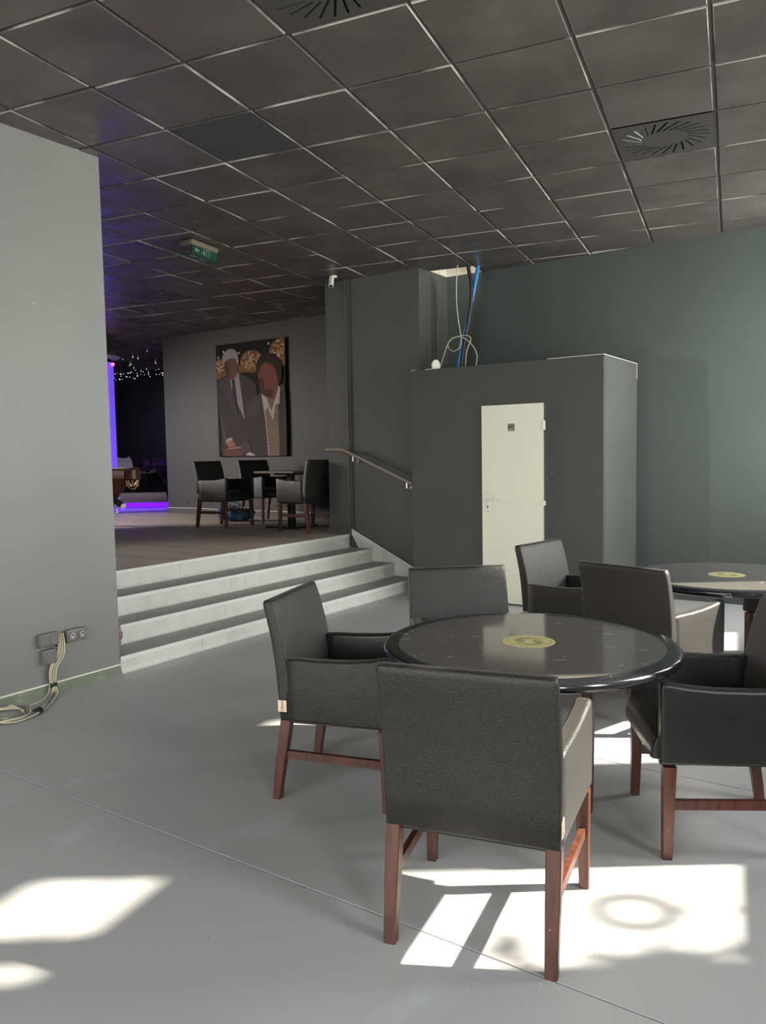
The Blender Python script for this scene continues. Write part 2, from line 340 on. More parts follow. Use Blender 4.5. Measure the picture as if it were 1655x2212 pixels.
for v in kh.verts: v.co = Vector((-.249+v.co.x, -.0435-v.co.z, .942+v.co.y))
link('keyhole', kh, m_black, hpo)
sc2 = bmesh.new()
for zz in (1.068, .893): tube(sc2, [(-.249, -.043, zz), (-.249, -.0455, zz)], .004, 8)
link('screw', sc2, m_steel, hpo)
for zz, h in ((1.70, .085), (.985, .045)):
    hg = bmesh.new(); tube(hg, [(.322, -.04, zz-h/2), (.322, -.04, zz+h/2)], .010, 10); box(hg, (.312, -.037, zz-h/2), (.338, -.026, zz+h/2)); link('hinge', hg, m_hw, door)
sg = link('sign', bbox((-.035, -.037, 1.655), (.032, -.035, 1.725)), m_sign, door)
text_mesh('WC', .042, 'lettering', m_black, sg, Matrix.Translation((-.0015, -.0375, 1.692)) @ Matrix.Rotation(math.pi/2, 4, 'X'))
link('underline', bbox((-.026, -.0376, 1.668), (.022, -.037, 1.670)), m_white, sg)
cr = bmesh.new()
for (x, z, l, a) in ((.375, 1.26, .025, .5), (.36, 1.20, .006, .2), (-.36, 1.13, .01, .2)): box(cr, (x, -.001, z), (x+l, .0, z+.003), 0, Matrix.Rotation(0, 4, 'Y'))
link('scuff', cr, m_scr, door)

# window wall on the right (outside the frame), panes and bars
ww = thing('wall_right', 'x', 'x'); del ww['category']; del ww['label']; struct(ww)
MW = Matrix((BX, AX, Vector((0, 0, 1)))).transposed().to_4x4()
WIN = [(-1.0, .1), (1.3, 2.0), (3.03, 3.68), (4.62, 5.68), (6.75, 7.5)]
Z0, ZT = 1.20, 3.12
def wbox(a0, a1, z0, z1, o0=-.02, o1=.05): return (WPO+o0, a0, z0), (WPO+o1, a1, z1)
edges = [-4.0]+[v for p in WIN for v in p]+[8.5]
for k in range(0, len(edges), 2):
    bm = bmesh.new(); box(bm, *wbox(edges[k], edges[k+1], 0, 3.425), 0, MW); link('pier', bm, m_wall, ww)
for n, (a0, a1) in enumerate(WIN):
    Z1 = 3.36 if n == 3 else ZT
    bm = bmesh.new(); box(bm, *wbox(a0, a1, 0, Z0), 0, MW); link('sill_wall', bm, m_wall, ww)
    bm = bmesh.new(); box(bm, *wbox(a0, a1, Z1, 3.425), 0, MW); link('lintel', bm, m_wall, ww)
    wn = thing('window_%d' % (n+1), 'x', 'x'); del wn['category']; del wn['label']; struct(wn)
    bm = bmesh.new()
    for (b0, b1, z0, z1) in ((a0, a0+.03, Z0, Z1), (a1-.03, a1, Z0, Z1), (a0+.03, a1-.03, Z0, Z0+.04), (a0+.03, a1-.03, Z1-.04, Z1)): box(bm, *wbox(b0, b1, z0, z1, -.01, .03), 0, MW)
    link('window_frame', bm, m_frame, wn)
    bm = bmesh.new(); box(bm, *wbox(a0+.03, a1-.03, Z0+.04, Z1-.04, .006, .010), 0, MW); link('pane', bm, m_glass, wn)
    bm = bmesh.new(); box(bm, *wbox(a0+.03, a1-.03, 2.48, 2.755, 0, .025), 0, MW)
    if n == 3: box(bm, *wbox(a0+.02, 5.31, 2.74, Z1-.02, 0, .02), 0, MW); box(bm, *wbox(5.43, a1-.02, 2.74, Z1-.02, 0, .02), 0, MW); box(bm, *wbox(5.31, 5.43, 2.74, 2.94, 0, .02), 0, MW); box(bm, *wbox(5.31, 5.43, 3.16, Z1-.02, 0, .02), 0, MW)  # window_4: added panels stop stray sun, leaving one small opening
    if n == 2: box(bm, *wbox(3.14, 3.30, 2.70, Z1-.04, 0, .02), 0, MW)
    link('transom_and_sun_stop', bm, m_frame, wn)
# unseen ring and pole, added outside window_3 to cast a ring shadow
rg = bmesh.new(); ctr = wp(3.35, 1.50, 0)+SUN_AZ*1.2+Vector((0, 0, SUN_TAN*1.2))
lathe(rg, [(.062, -.006), (.112, -.006), (.112, .006), (.062, .006)], 28, cap=False)
bmesh.ops.contextual_create(rg, geom=[])
RM = Matrix.Translation(ctr) @ Vector((SUN_AZ.x, SUN_AZ.y, 0)).to_track_quat('Z', 'Y').to_matrix().to_4x4()
for v in rg.verts: v.co = RM @ v.co
tube(rg, [ctr-Vector((0, 0, .08)), Vector((ctr.x, ctr.y, 0))], .012, 8)
tag(link('ring_shadow_caster', rg, m_blk), 'unseen black ring on a thin pole, added to cast a ring shadow', 'sign')

# unseen tree added outside, leaves placed to dapple the sunlit floor patch
lv = bmesh.new(); rl = random.Random(21); base = Vector((3.4, 4.9, 0)); sd_ = Vector((SUN_AZ.x, SUN_AZ.y, SUN_TAN))
for (fx, fy, n_, sp) in ((-.40, 2.34, 18, .05), (-.55, 2.22, 16, .045), (-.70, 2.13, 9, .03), (-.27, 2.50, 12, .05), (-.93, 2.02, 7, .03), (-.45, 2.14, 12, .06)):
    c0 = Vector((fx, fy, 0))+sd_*3.1
    for k in range(n_):
        c = c0+Vector((rl.gauss(0, sp), rl.gauss(0, sp), rl.gauss(0, sp))); a = rl.uniform(0, 6.28); q = rl.uniform(.03, .055)
        Mx = Matrix.Translation(c) @ Matrix.Rotation(a, 4, 'Z') @ Matrix.Rotation(rl.uniform(-.9, .9), 4, 'X')
        vs = [lv.verts.new(Mx @ Vector(p)) for p in ((-q*1.3, 0, 0), (-q*.4, q*.6, 0), (q*.6, q*.5, 0), (q*1.4, 0, 0), (q*.6, -q*.5, 0), (-q*.4, -q*.6, 0))]; lv.faces.new(vs)
tree = thing('dapple_tree', 'unseen small leafy tree outside the right windows, added to dapple the floor', 'tree', (3.4, 4.9, -.15))
lo = link('leaves', lv, mat('leaf_green', (.06, .12, .03), .6), tree, (-3.4, -4.9, .15)); lo['kind'] = 'stuff'
tk = bmesh.new(); tube(tk, [(0, 0, 0), (-.05, -.1, 1.2), (-.5, -.3, 2.0), (-1.1, -.7, 2.4)], .045, 8, smoothn=4); link('trunk', tk, m_wood, tree)

# rear wall behind the camera with shopfront opening
slab('wall_rear', (-4.7, -3.2, 2.95), (3.2, -3.0, 3.425), m_wall)
slab('wall_rear_left', (-4.7, -3.2, 0), (-4.0, -3.0, 2.95), m_wall)
slab('wall_rear_right', (.8, -3.2, 0), (3.2, -3.0, 2.95), m_wall)
slab('wall_rear_sill', (-4.0, -3.2, 0), (.8, -3.0, .5), m_wall)
wr = thing('window_6', 'x', 'x'); del wr['category']; del wr['label']; struct(wr)
for k in range(3): link('pane', bbox((-3.98+k*1.6, -3.105, .52), (-2.42+k*1.6, -3.10, 2.93)), m_glass, wr)
for k in range(4): link('mullion', bbox((-4.02+k*1.6, -3.13, .5), (-3.98+k*1.6, -3.07, 2.95)), m_frame, wr)
slab('ground_outside', (-14, -14, -.3), (16, 16, -.15), m_tread)

# ------------------------------------------------------------------ ceiling: tiles on a rotated grid
ceil = thing('ceiling', 'x', 'x'); del ceil['category']; del ceil['label']; struct(ceil)
OX, OY = -3.65306523, 2.72071384
def gp(i, j): return Vector((OX, OY, 0))+BX*(.6*i)+AX*(.6*j)
GM = Matrix((BX, AX, Vector((0, 0, 1)))).transposed().to_4x4()
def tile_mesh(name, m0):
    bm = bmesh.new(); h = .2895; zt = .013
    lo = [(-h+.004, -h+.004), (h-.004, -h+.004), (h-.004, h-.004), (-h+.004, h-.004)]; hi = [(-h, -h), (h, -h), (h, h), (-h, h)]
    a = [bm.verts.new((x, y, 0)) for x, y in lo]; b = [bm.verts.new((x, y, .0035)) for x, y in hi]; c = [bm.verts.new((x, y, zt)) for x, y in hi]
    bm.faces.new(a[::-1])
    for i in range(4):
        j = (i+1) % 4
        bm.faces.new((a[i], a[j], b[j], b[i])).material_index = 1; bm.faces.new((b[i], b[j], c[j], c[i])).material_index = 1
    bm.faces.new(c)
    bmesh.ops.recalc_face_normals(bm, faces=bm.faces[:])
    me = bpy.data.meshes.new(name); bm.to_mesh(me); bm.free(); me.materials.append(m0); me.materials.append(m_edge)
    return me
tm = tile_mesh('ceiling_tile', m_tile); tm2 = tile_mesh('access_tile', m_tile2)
far = bmesh.new(); VENTS = [(2, -1), (4, 3), (-6, 7)]
def inside(c):
    x, y = c.x, c.y
    if BX.dot(c) > WPO+.1: return False
    if x > -4.4+.0: return -3.3 < y < 8.1
    if x > -5.7: return -3.3 < y < 8.2
    return 2.6 < y < 11.8 and x > -15.5
cnt = 0
for i in range(-24, 10):
    for j in range(-11, 19):
        c = gp(i+.5, j+.5)
        if not inside(c) or (i, j) in VENTS: continue
        if (i, j) in ((0, 8), (0, 9), (1, 9)) : continue
        d = math.hypot(c.x, c.y); az = math.degrees(math.atan2(c.x, c.y))
        vis = -63 < az < 1 and c.y > .3 and d > 1.6
        if c.x < -5 and c.y < 3.3: vis = False
        if vis and d < 12.2:
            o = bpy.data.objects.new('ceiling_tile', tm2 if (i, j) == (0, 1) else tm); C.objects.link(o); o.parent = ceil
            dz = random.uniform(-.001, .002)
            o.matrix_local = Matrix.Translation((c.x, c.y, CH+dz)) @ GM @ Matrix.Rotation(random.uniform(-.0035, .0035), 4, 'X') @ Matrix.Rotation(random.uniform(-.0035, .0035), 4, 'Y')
            if (i, j) == (0, 1): o['label'] = 'darker smooth ceiling tile'
            cnt += 1
        else: box(far, (-.289, -.289, 0), (.289, .289, .012), 0, Matrix.Translation((c.x, c.y, CH)) @ GM)
fo = link('far_ceiling_tiles', far, m_tile, ceil); fo['kind'] = 'stuff'
print('tiles', cnt)
for i in range(-24, 10):
    bm = bmesh.new(); a = gp(i, -11); box(bm, (-.012, 0, .0115), (.012, 18.0, .0165), 0, Matrix.Translation((a.x, a.y, CH)) @ GM); link('runner', bm, m_bar, ceil)
for j in range(-11, 19):
    bm = bmesh.new(); a = gp(-24, j)
    if j in (9,): box(bm, (0, -.012, .012), (.6*24-.1, .012, .016), 0, Matrix.Translation((a.x, a.y, CH)) @ GM)
    else: box(bm, (0, -.012, .012), (19.6, .012, .016), 0, Matrix.Translation((a.x, a.y, CH)) @ GM)
    link('cross_bar', bm, m_bar, ceil)
vsb = bmesh.new(); ea = BX*(WPO+.04)-AX*3.7; eb = BX*(WPO+.04)+AX*8.3
prism(vsb, [(-19.3, -3.3), (ea.x, ea.y), (eb.x, eb.y), (eb.x, 13.3), (-19.3, 13.3)], TOPW, TOPW+.1); link('void_slab', vsb, m_void, ceil)
# starry far ceiling
link('star_panel', bbox((-19.0, 8.0, 3.45), (-8.0, 13.05, 3.50)), m_deep, ceil)
st = bmesh.new(); rs = random.Random(3)
for k in range(480):
    x = rs.uniform(-18.6, -11.4); y = rs.uniform(9.6, 12.9)
    if inside(Vector((x, y, 0))) and y < 11.9 and x > -15.4 and rs.random() < .75: continue
    r = rs.choice((.005, .006, .007, .009)); z = 3.445 if not inside(Vector((x, y, 0))) else 3.412
    bmesh.ops.create_icosphere(st, subdivisions=1, radius=r, matrix=Matrix.Translation((x, y, z-r)))
tag(link('star_lights', st, m_star), 'tiny white star lights scattered over the dark far ceiling', 'star lights', kind='stuff')

# swirl vents
def slot_list():
    out = []
    for k in range(24):
        a = 2*math.pi*k/24; ca = Vector((math.cos(a), math.sin(a), 0))*.195; out.append(Matrix.Translation(ca) @ Matrix.Rotation(a+math.radians(28), 4, 'Z'))
    return out
pb = bmesh.new(); box(pb, (-.2895, -.2895, 0), (.2895, .2895, .003))
cb = bmesh.new()
for S in slot_list(): box(cb, (-.075, -.0065, -.01), (.075, .0065, .01), 0, S)
po = link('tmp_plate', pb, m_vent); co = link('tmp_cut', cb, m_vent)
md = po.modifiers.new('b', 'BOOLEAN'); md.object = co; md.operation = 'DIFFERENCE'; md.solver = 'EXACT'
dg = bpy.context.evaluated_depsgraph_get(); dg.update(); plate_me = bpy.data.meshes.new_from_object(po.evaluated_get(dg))
plate_me.name = 'vent_plate'; bpy.data.objects.remove(po); bpy.data.objects.remove(co)
vb = bmesh.new(); box(vb, (-.073, -.010, -.0007), (.073, .010, .0007)); vane_me = bpy.data.meshes.new('vane'); vb.to_mesh(vane_me); vb.free(); vane_me.materials.append(m_blk)
bb = bmesh.new(); box(bb, (-.28, -.28, .03), (.28, .28, .035)); back_me = bpy.data.meshes.new('vent_box'); bb.to_mesh(back_me); bb.free(); back_me.materials.append(m_void)
vl = ['black swirl ceiling vent cut off by the top edge of the frame', 'black swirl ceiling vent at upper right above the round tables', 'black swirl ceiling vent deep in the dark above the raised floor']
for (ij, lab) in zip(VENTS, vl):
    c = gp(ij[0]+.5, ij[1]+.5); v = thing('ceiling_vent', lab, 'vent', (c.x, c.y, CH+.001), -GY, 'swirl vents in the ceiling')
    for nm, me in (('plate', plate_me), ('vent_box', back_me)):
        o = bpy.data.objects.new(nm, me); C.objects.link(o); o.parent = v
    for S in slot_list():
        o = bpy.data.objects.new('vane', vane_me); C.objects.link(o); o.parent = v
        o.matrix_local = Matrix.Translation((0, 0, .008)) @ S @ Matrix.Rotation(math.radians(50), 4, 'X')

# exit light
ex = thing('exit_light', 'yellowed ceiling exit light with green legend', 'exit light', (-5.50, 5.18, CH), -GY+math.pi/2)
link('housing', bbox((-.20, -.075, -.055), (.20, .065, -.002), .018, 3), m_exitb, ex, smooth=True)
bm = bmesh.new(); box(bm, (-.185, -.06, -.13), (.185, -.052, -.05)); box(bm, (-.185, -.06, -.135), (.185, .04, -.128)); lg = link('legend_panel', bm, m_exitg, ex)
for s in (-1, 1):   # running figure, door and arrow on both faces
    yy = -.0612 if s > 0 else -.0508
    def pr(nm, P_):
        bm = bmesh.new(); prism(bm, P_, yy-.0004, yy+.0004, 0, lambda u, v, w_: Vector((u, w_, v))); link(nm, bm, m_exitw, lg)
    pr('door_symbol', [(.02, -.12), (.02, -.06), (.07, -.06), (.07, -.12), (.062, -.12), (.062, -.068), (.028, -.068), (.028, -.12)])
    pr('figure_head', [(-.01+.008*math.cos(t*.785), -.067+.008*math.sin(t*.785)) for t in range(8)])
    pr('figure', [(-.03, -.082), (-.005, -.076), (.005, -.09), (-.005, -.10), (.008, -.118), (-.002, -.121), (-.016, -.10), (-.03, -.108), (-.05, -.104), (-.05, -.098), (-.032, -.10), (-.02, -.09)])
    pr('arrow', [(-.15, -.09), (-.12, -.068), (-.12, -.082), (-.085, -.082), (-.085, -.098), (-.12, -.098), (-.12, -.112)])
yz = -.1355
def pf(nm, P_):
    bm = bmesh.new(); prism(bm, P_, yz, yz+.0005); link(nm, bm, m_exitw, lg)
pf('door_symbol', [(.05, -.045), (.05, .025), (.11, .025), (.11, -.045), (.10, -.045), (.10, .015), (.06, .015), (.06, -.045)])
pf('figure', [(.0, .01), (.03, .015), (.035, -.01), (.02, -.02), (.04, -.045), (.03, -.05), (.005, -.02), (-.02, -.03), (-.03, -.022), (-.01, -.012)])
pf('arrow', [(-.15, -.01), (-.11, .02), (-.11, 0), (-.06, 0), (-.06, -.02), (-.11, -.02), (-.11, -.04)])

# security camera
sec = thing('security_camera', 'small white bullet camera hanging under the ceiling by the pilaster corner', 'camera', (-5.33, 6.98, CH))
bm = bmesh.new(); lathe(bm, [(.035, 0), (.04, -.006), (.036, -.018), (.012, -.022)], 20); link('mount_disc', bm, m_camw, sec, smooth=True)
bm = bmesh.new(); tube(bm, [(0, 0, -.02), (-.008, -.02, -.035), (-.004, -.035, -.06)], .008, 8); link('bracket', bm, m_camw, sec)
bm = bmesh.new(); dv = Vector((.25, -.45, -.85)).normalized()
b0 = Vector((-.005, -.03, -.03)); tube(bm, [b0, b0+dv*.004, b0+dv*.11, b0+dv*.115], .027, 16); hb = link('body', bm, m_camw, sec, smooth=True)
bm = bmesh.new(); tube(bm, [b0+dv*.115, b0+dv*.117], .020, 14); link('lens', bm, m_blk, hb)

# ------------------------------------------------------------------ handrails
def rail(lab, y, wy, mt):
    t = thing('handrail', lab, 'handrail', (-5.0, y, 1.3)); s = 1 if wy > y else -1
    off = Vector((-5.0, y, 1.3))
    L = lambda *p: Vector(p)-off
    bm = bmesh.new(); tube(bm, [L(-5.62, y, 1.523), L(-5.40, y, 1.521), L(-5.36, y, 1.512), L(-4.46, y, 1.140)], .021, 14); link('tube', bm, mt, t, smooth=True)
    bm = bmesh.new(); d = Vector((.924, 0, -.382)); e = L(-4.46, y, 1.14); tube(bm, [e, e+d*.003], .0215, 16); link('end_cap', bm, m_cap, t)
    for x, z in ((-5.24, 1.42), (-4.53, 1.125)):
        bm = bmesh.new(); tube(bm, [L(x, y, z+.03), L(x, y, z-.035)], .008, 8); tube(bm, [L(x, y, z-.032), L(x, wy-s*.004, z-.032)], .008, 8); tube(bm, [L(x, wy-s*.010, z-.032), L(x, wy, z-.032)], .026, 16)
        link('bracket', bm, m_cap, t, smooth=True)
    return t
rail('bronze steel tube handrail sloping down the pilaster to the cubicle', 7.15, 7.24, m_steel)
rail('end of the left handrail with round steel cap past the left wall corner', 3.425, 3.34, m_blk)

# ------------------------------------------------------------------ armchair
def slant_loft(profile, n=5):   # profile: list (z, y_rear, y_front, half_width, radius)
    bm = bmesh.new(); rings = []
    for (z, yr, yf, hw, r) in profile: rings.append([Vector((x, y, z)) for x, y in rrect(hw, (yf-yr)/2, r, n, 0, (yr+yf)/2)])
    loft(bm, rings); return bm
ARM_X = lambda y: .262+(.290-.262)*(y+.235)/.495
chair = thing('armchair', 'x', 'armchair')
prof = [(.347, -.225, -.185, .254, .006), (.352, -.232, -.18, .262, .010), (.45, -.238, -.178, .264, .011), (.55, -.246, -.186, .265, .012), (.62, -.254, -.198, .265, .013), (.70, -.267, -.213, .264, .014), (.78, -.285, -.234, .264, .015), (.830, -.298, -.250, .263, .015), (.846, -.300, -.255, .261, .014), (.855, -.296, -.261, .256, .012), (.858, -.289, -.268, .248, .008)]
backr = link('backrest', slant_loft(prof), m_leather, chair, smooth='all')
for s in (-1, 1):   # arm panels that flare towards the front
    bm = bmesh.new(); rings = []
    for (y, top, sc_) in ((-.222, .612, 1), (-.15, .615, 1), (-.05, .614, 1), (.08, .619, 1), (.18, .630, 1), (.235, .641, 1), (.254, .643, .98), (.260, .641, .93), (.263, .637, .84)):
        xo = ARM_X(y); wd = .056*(.5+.5*sc_); hz = (top-.346)/2
        hz2 = hz*(1-(1-sc_)*.06)
        rings.append([Vector((s*(xo-.028)+u, y, .346+hz+v)) for u, v in rrect(wd/2, hz2, .015, 5)])
    loft(bm, rings); a = link('arm', bm, m_leathert if s < 0 else m_leather, chair, smooth='all')
    st_ = bmesh.new(); tube(st_, [(s*.2885, .2545, .37), (s*.2885, .2545, .60), (s*.2850, .2550, .6385), (s*.262, .2550, .6430), (s*.240, .2550, .6385), (s*.2355, .2545, .60)], .0013, 5); link('seam', st_, m_seam, a)
for s in (-1, 1):
    P1 = [(s*(hw-.29*r), yr+.27*r, z) for (z, yr, yf, hw, r) in prof[1:9]]; P2 = [(s*(hw-.29*r), yf-.27*r, z) for (z, yr, yf, hw, r) in prof[4:9]][::-1]
    st_ = bmesh.new(); tube(st_, P1+[(s*.2565, -.292, .856), (s*.2565, -.278, .8585), (s*.2565, -.264, .8555)]+P2, .0013, 5); link('seam', st_, m_seam, backr)
bm = bmesh.new(); rings = []
for (y, hw, z1, z0) in ((-.195, .215, .462, .352), (-.05, .222, .472, .35), (.10, .232, .474, .348), (.22, .238, .468, .346), (.258, .240, .452, .346), (.276, .239, .425, .348), (.283, .236, .39, .352)):
    rings.append([Vector((u, y, (z0+z1)/2+v)) for u, v in rrect(hw, (z1-z0)/2, .022, 4)])
loft(bm, rings); seat = link('seat', bm, m_leathert, chair, smooth='all')
link('seat_base', bbox((-.245, -.215, .335), (.245, .235, .352)), m_black, chair)
def leg(pts, s):
    bm = bmesh.new(); rings = []
    for (x, y, z, w_, d_) in pts: rings.append([Vector((s*x+u, y+v, z)) for u, v in rrect(w_/2, d_/2, .003, 1)])
    loft(bm, rings); return bm
for s in (-1, 1):
    link('leg', leg([(.240, -.262, 0, .036, .034), (.240, -.252, .08, .038, .038), (.240, -.232, .20, .042, .043), (.240, -.215, .30, .044, .046), (.240, -.208, .35, .044, .046)], s), m_wood, chair)
    link('leg', leg([(.268, .236, 0, .032, .034), (.266, .234, .12, .036, .038), (.264, .230, .34, .044, .046)], s), m_wood, chair)
    bm = bmesh.new(); A_ = Vector((s*.241, -.228, .198)); B_ = Vector((s*.264, .228, .198)); n_ = Vector((s*1, -.05, 0))*.010; h_ = Vector((0, 0, .017))
    loft(bm, [[P_+n_+h_, P_-n_+h_, P_-n_-h_, P_+n_-h_] for P_ in (A_, B_)]); link('stretcher', bm, m_wood, chair)
tg = link('label_tab', bbox((.2640, -.238, .388), (.2665, -.200, .437)), m_tag, chair)
text_mesh('Objekt', .0165, 'lettering', m_red, tg, Matrix.Translation((.2672, -.219, .4125)) @ Matrix.Rotation(math.pi/2, 4, 'Z') @ Matrix.Rotation(math.pi/2, 4, 'X') @ Matrix.Rotation(math.pi/2, 4, 'Z'), .0003, .35)
CH_LIST = [
 ('armchair seen from behind in the foreground, its back to the viewer', -1.092, 2.182, 12.7, 0, 'armchairs around the front round table'),
 ('armchair in profile left of the front round table, facing right', -2.052, 2.752, -72.0, 0, 'armchairs around the front round table'),
 ('armchair at the right edge facing left to the front round table', -.616, 3.152, 118.0, 0, 'armchairs around the front round table'),
 ('armchair behind the front round table, turned towards the viewer before the steps', -1.824, 3.445, -138.3, 0, 'armchairs around the front round table'),
 ('armchair in profile before the white door, facing right', -1.795, 4.862, -99.0, 0, 'armchairs around the rear round table'),
 ('armchair with sunlit arm, back turned to us, between the tables', -1.183, 4.350, -15.8, 0, 'armchairs around the rear round table'),
 ('armchair mostly hidden under the rear round table at the right edge', -.590, 5.92, 66.0, 0, 'armchairs around the rear round table'),
 ('leftmost armchair on the raised floor, below the left edge of the picture', -7.497, 7.355, -83.7, PZ, 'armchairs on the raised floor'),
 ('armchair on the raised floor, middle one of the three', -7.546, 8.207, -97.0, PZ, 'armchairs on the raised floor'),
 ('rightmost armchair on the raised floor beside the pilaster, facing left', -6.074, 7.365, 80.8, PZ, 'armchairs on the raised floor')]
index_kids()
for k, (lab, x, y, a, z, g) in enumerate(CH_LIST):
    o = chair if k == 0 else dup(chair)
    o.location = (x, y, z); o.rotation_euler = (0, 0, math.radians(a)); o['label'] = 'black leather '+lab; o['category'] = 'armchair'; o['group'] = g

# ------------------------------------------------------------------ round tables
def round_table(x, y, r, lab, rz, seed, legpos):
    t = thing('round_table', lab, 'table', (x, y, 0), rz, 'round black tables'); rr = random.Random(seed)
    T = .692
    bm = bmesh.new(); prof = [(.02, T-.040), (r-.05, T-.040), (r-.022, T-.0398)]
    for k in range(9):
        a = math.radians(-75+150*k/8); prof.append((r-.020+.020*math.cos(a), T-.020+.020*math.sin(a)))
    prof += [(r-.032, T+.0002), (r-.062, T)]
    lathe(bm, prof, 96, cap=False); link('rim', bm, m_trim, t, smooth='all')
    bm = bmesh.new(); lathe(bm, [(.001, T-.01), (r-.0615, T-.01), (r-.0615, T-.0002), (.001, T-.0002)], 96); link('tabletop', bm, m_ttop, t)
    em = bmesh.new(); R = .106
    lathe(em, [(R, T-.0002), (R, T+.0003)], 48); eo = link('emblem', em, m_gold, t)
    d = bmesh.new(); zz = (T+.0003, T+.0006)
    def ringseg(r0, r1, a0, a1, n=6): prism(d, [(r1*math.cos(math.radians(a0+(a1-a0)*k/n)), r1*math.sin(math.radians(a0+(a1-a0)*k/n))) for k in range(n+1)]+[(r0*math.cos(math.radians(a1-(a1-a0)*k/n)), r0*math.sin(math.radians(a1-(a1-a0)*k/n))) for k in range(n+1)], *zz)
    for k in range(30):
        if k % 15 in (6, 7): continue
        a = k*12+rr.uniform(-1, 1); ringseg(.087, .087+rr.uniform(.0065, .0095), a, a+rr.uniform(3, 6), 2)
    ringseg(.0785, .0797, 0, 359.9, 60)
    for h in (0, 180):   # two curling leaf shapes around an oval
        R2 = lambda P_: [(1.08*(p[0]*math.cos(math.radians(h))-p[1]*math.sin(math.radians(h))), 1.08*(p[0]*math.sin(math.radians(h))+p[1]*math.cos(math.radians(h)))) for p in P_]
        prism(d, R2([(-.062, .012), (-.05, .034), (-.02, .052), (.02, .054), (.045, .043), (.02, .046), (-.01, .040), (-.035, .024), (-.045, .008)]), *zz)
        prism(d, R2([(-.066, -.004), (-.04, -.008), (-.012, -.001), (-.030, .010), (-.012, .018), (-.045, .006)]), *zz)
        prism(d, R2([(.006, .030), (.04, .024), (.060, .006), (.045, .012), (.024, .012), (.004, .018)]), *zz)
    link('swirl_print', d, m_dgreen, eo)
    s_ = bmesh.new()
    for k in range(34):
        a = rr.uniform(0, 6.28) if k % 3 else rr.uniform(2.8, 4.2); q = math.sqrt(rr.uniform(.1, 1))*(r-.03); l = rr.choice((.002, .003, .006, .014, .022)) ; b = rr.choice((.3, .5, .4, 1.2))+rr.uniform(-.2, .2)
        M_ = Matrix.Translation((q*math.cos(a), q*math.sin(a), T)) @ Matrix.Rotation(b, 4, 'Z'); box(s_, (-l, -.0004, -.0002), (l, .0004, .0003), 0, M_)
    link('scratches', s_, m_scr, t)
    link('apron', bbox((-.24, -.24, T-.060), (.24, .24, T-.040)), m_blk, t)
    for (lx, ly) in legpos:
        bm = bmesh.new(); loft(bm, [[Vector((lx+u, ly+v, z)) for u, v in rrect(h, h, .003, 1)] for z, h in ((0, .014), (.35, .018), (T-.040, .020))]); link('leg', bm, m_wood, t)
    return t
round_table(-1.282, 2.932, .592, 'front round black table with gold emblem and worn glossy rim', 0, 4, [(.225, .077), (-.10, .14), (.16, -.22), (-.14, -.20)])
round_table(-.931, 5.098, .600, 'rear round black table, front edge crossed by a sunlit strip', 0, 9, [(-.36, -.16), (-.30, -.30), (.36, .16), (.30, .30)])

# square table and bag on the raised floor
kt = thing('square_table', 'small square brown table on a black pedestal among the platform armchairs', 'table', (-6.6, 7.65, PZ))
link('tabletop', bbox((-.33, -.33, .695), (.33, .33, .722), .004, 2), m_ktop, kt)
link('column', bbox((-.038, -.038, .02), (.038, .038, .695), .004, 1), m_blk, kt)
link('head_plate', bbox((-.15, -.15, .67), (.15, .15, .695), .004, 1), m_blk, kt)
link('base_plate', bbox((-.24, -.24, 0), (.24, .24, .022), .006, 2), m_blk, kt)
bg_ = bmesh.new(); bmesh.ops.create_icosphere(bg_, subdivisions=4, radius=1)
for v in bg_.verts:
    c = v.co; f = 1+.10*math.sin(7*c.x+3*c.z)+.08*math.sin(11*c.y+5*c.x); z = c.z
    v.co = Vector((c.x*.27*f, c.y*.16*f, .10+z*.105*f if z > -.8 else .012))
for v in bg_.verts:
    if v.co.z < .003: v.co.z = .003
tube(bg_, [(-.1, 0, .17), (-.07, .01, .25), (0, 0, .27), (.07, -.01, .24), (.1, 0, .17)], .008, 8, smoothn=4)
tag(link('plastic_bag', bg_, m_bag, None, (-7.98, 8.02, PZ), .35, smooth='all'), 'blue plastic bag lying on the floor behind the platform armchair', 'bag')

# ------------------------------------------------------------------ picture on the platform wall (plain stand-in: two suited men before warm lights)
pic = thing('canvas_picture', 'tall canvas print of two men in dark suits before warm lights', 'picture', (-8.305, 8.79, 2.32))
W_, H_ = 1.41, 1.715
link('canvas', bbox((-W_/2, -.035, -H_/2), (W_/2, -.001, H_/2), .002, 1), mat('print_black', (.008, .006, .007), .6, spec=.1), pic)
PC = {}
def pc(c):
    if c not in PC: PC[c] = mat('print_colour', tuple(.72*q for q in c), .6, spec=.15)
    return PC[c]
LAY = [0]
def shape(P_, col):
    LAY[0] += 1; bm = bmesh.new(); y1 = -.0352-.00025*LAY[0]
    P_ = [(min(max(u, 0), 1), min(max(v, 0), 1)) for u, v in P_]
    prism(bm, [((u-.5)*W_, (.5-v)*H_) for u, v in P_], y1-.0002, y1, 0, lambda u, v, w_: Vector((u, w_, v)))
    return bm, pc(col)
PR = []
def S(P_, col): PR.append(shape(P_, col))
def ell(cx, cy, rx, ry, n=20): return [(cx+rx*math.cos(2*math.pi*k/n), cy+ry*math.sin(2*math.pi*k/n)) for k in range(n)]
def smooth_poly(P_, n=4):
    Q = []; N = len(P_)
    for i in range(N):
        p0, p1, p2, p3 = [Vector((*P_[(i+k-1) % N], 0)) for k in range(4)]
        for k in range(n):
            t = k/n; q = .5*((2*p1)+(p2-p0)*t+(2*p0-5*p1+4*p2-p3)*t*t+(3*p1-p0-3*p2+p3)*t**3); Q.append((q.x, q.y))
    return Q
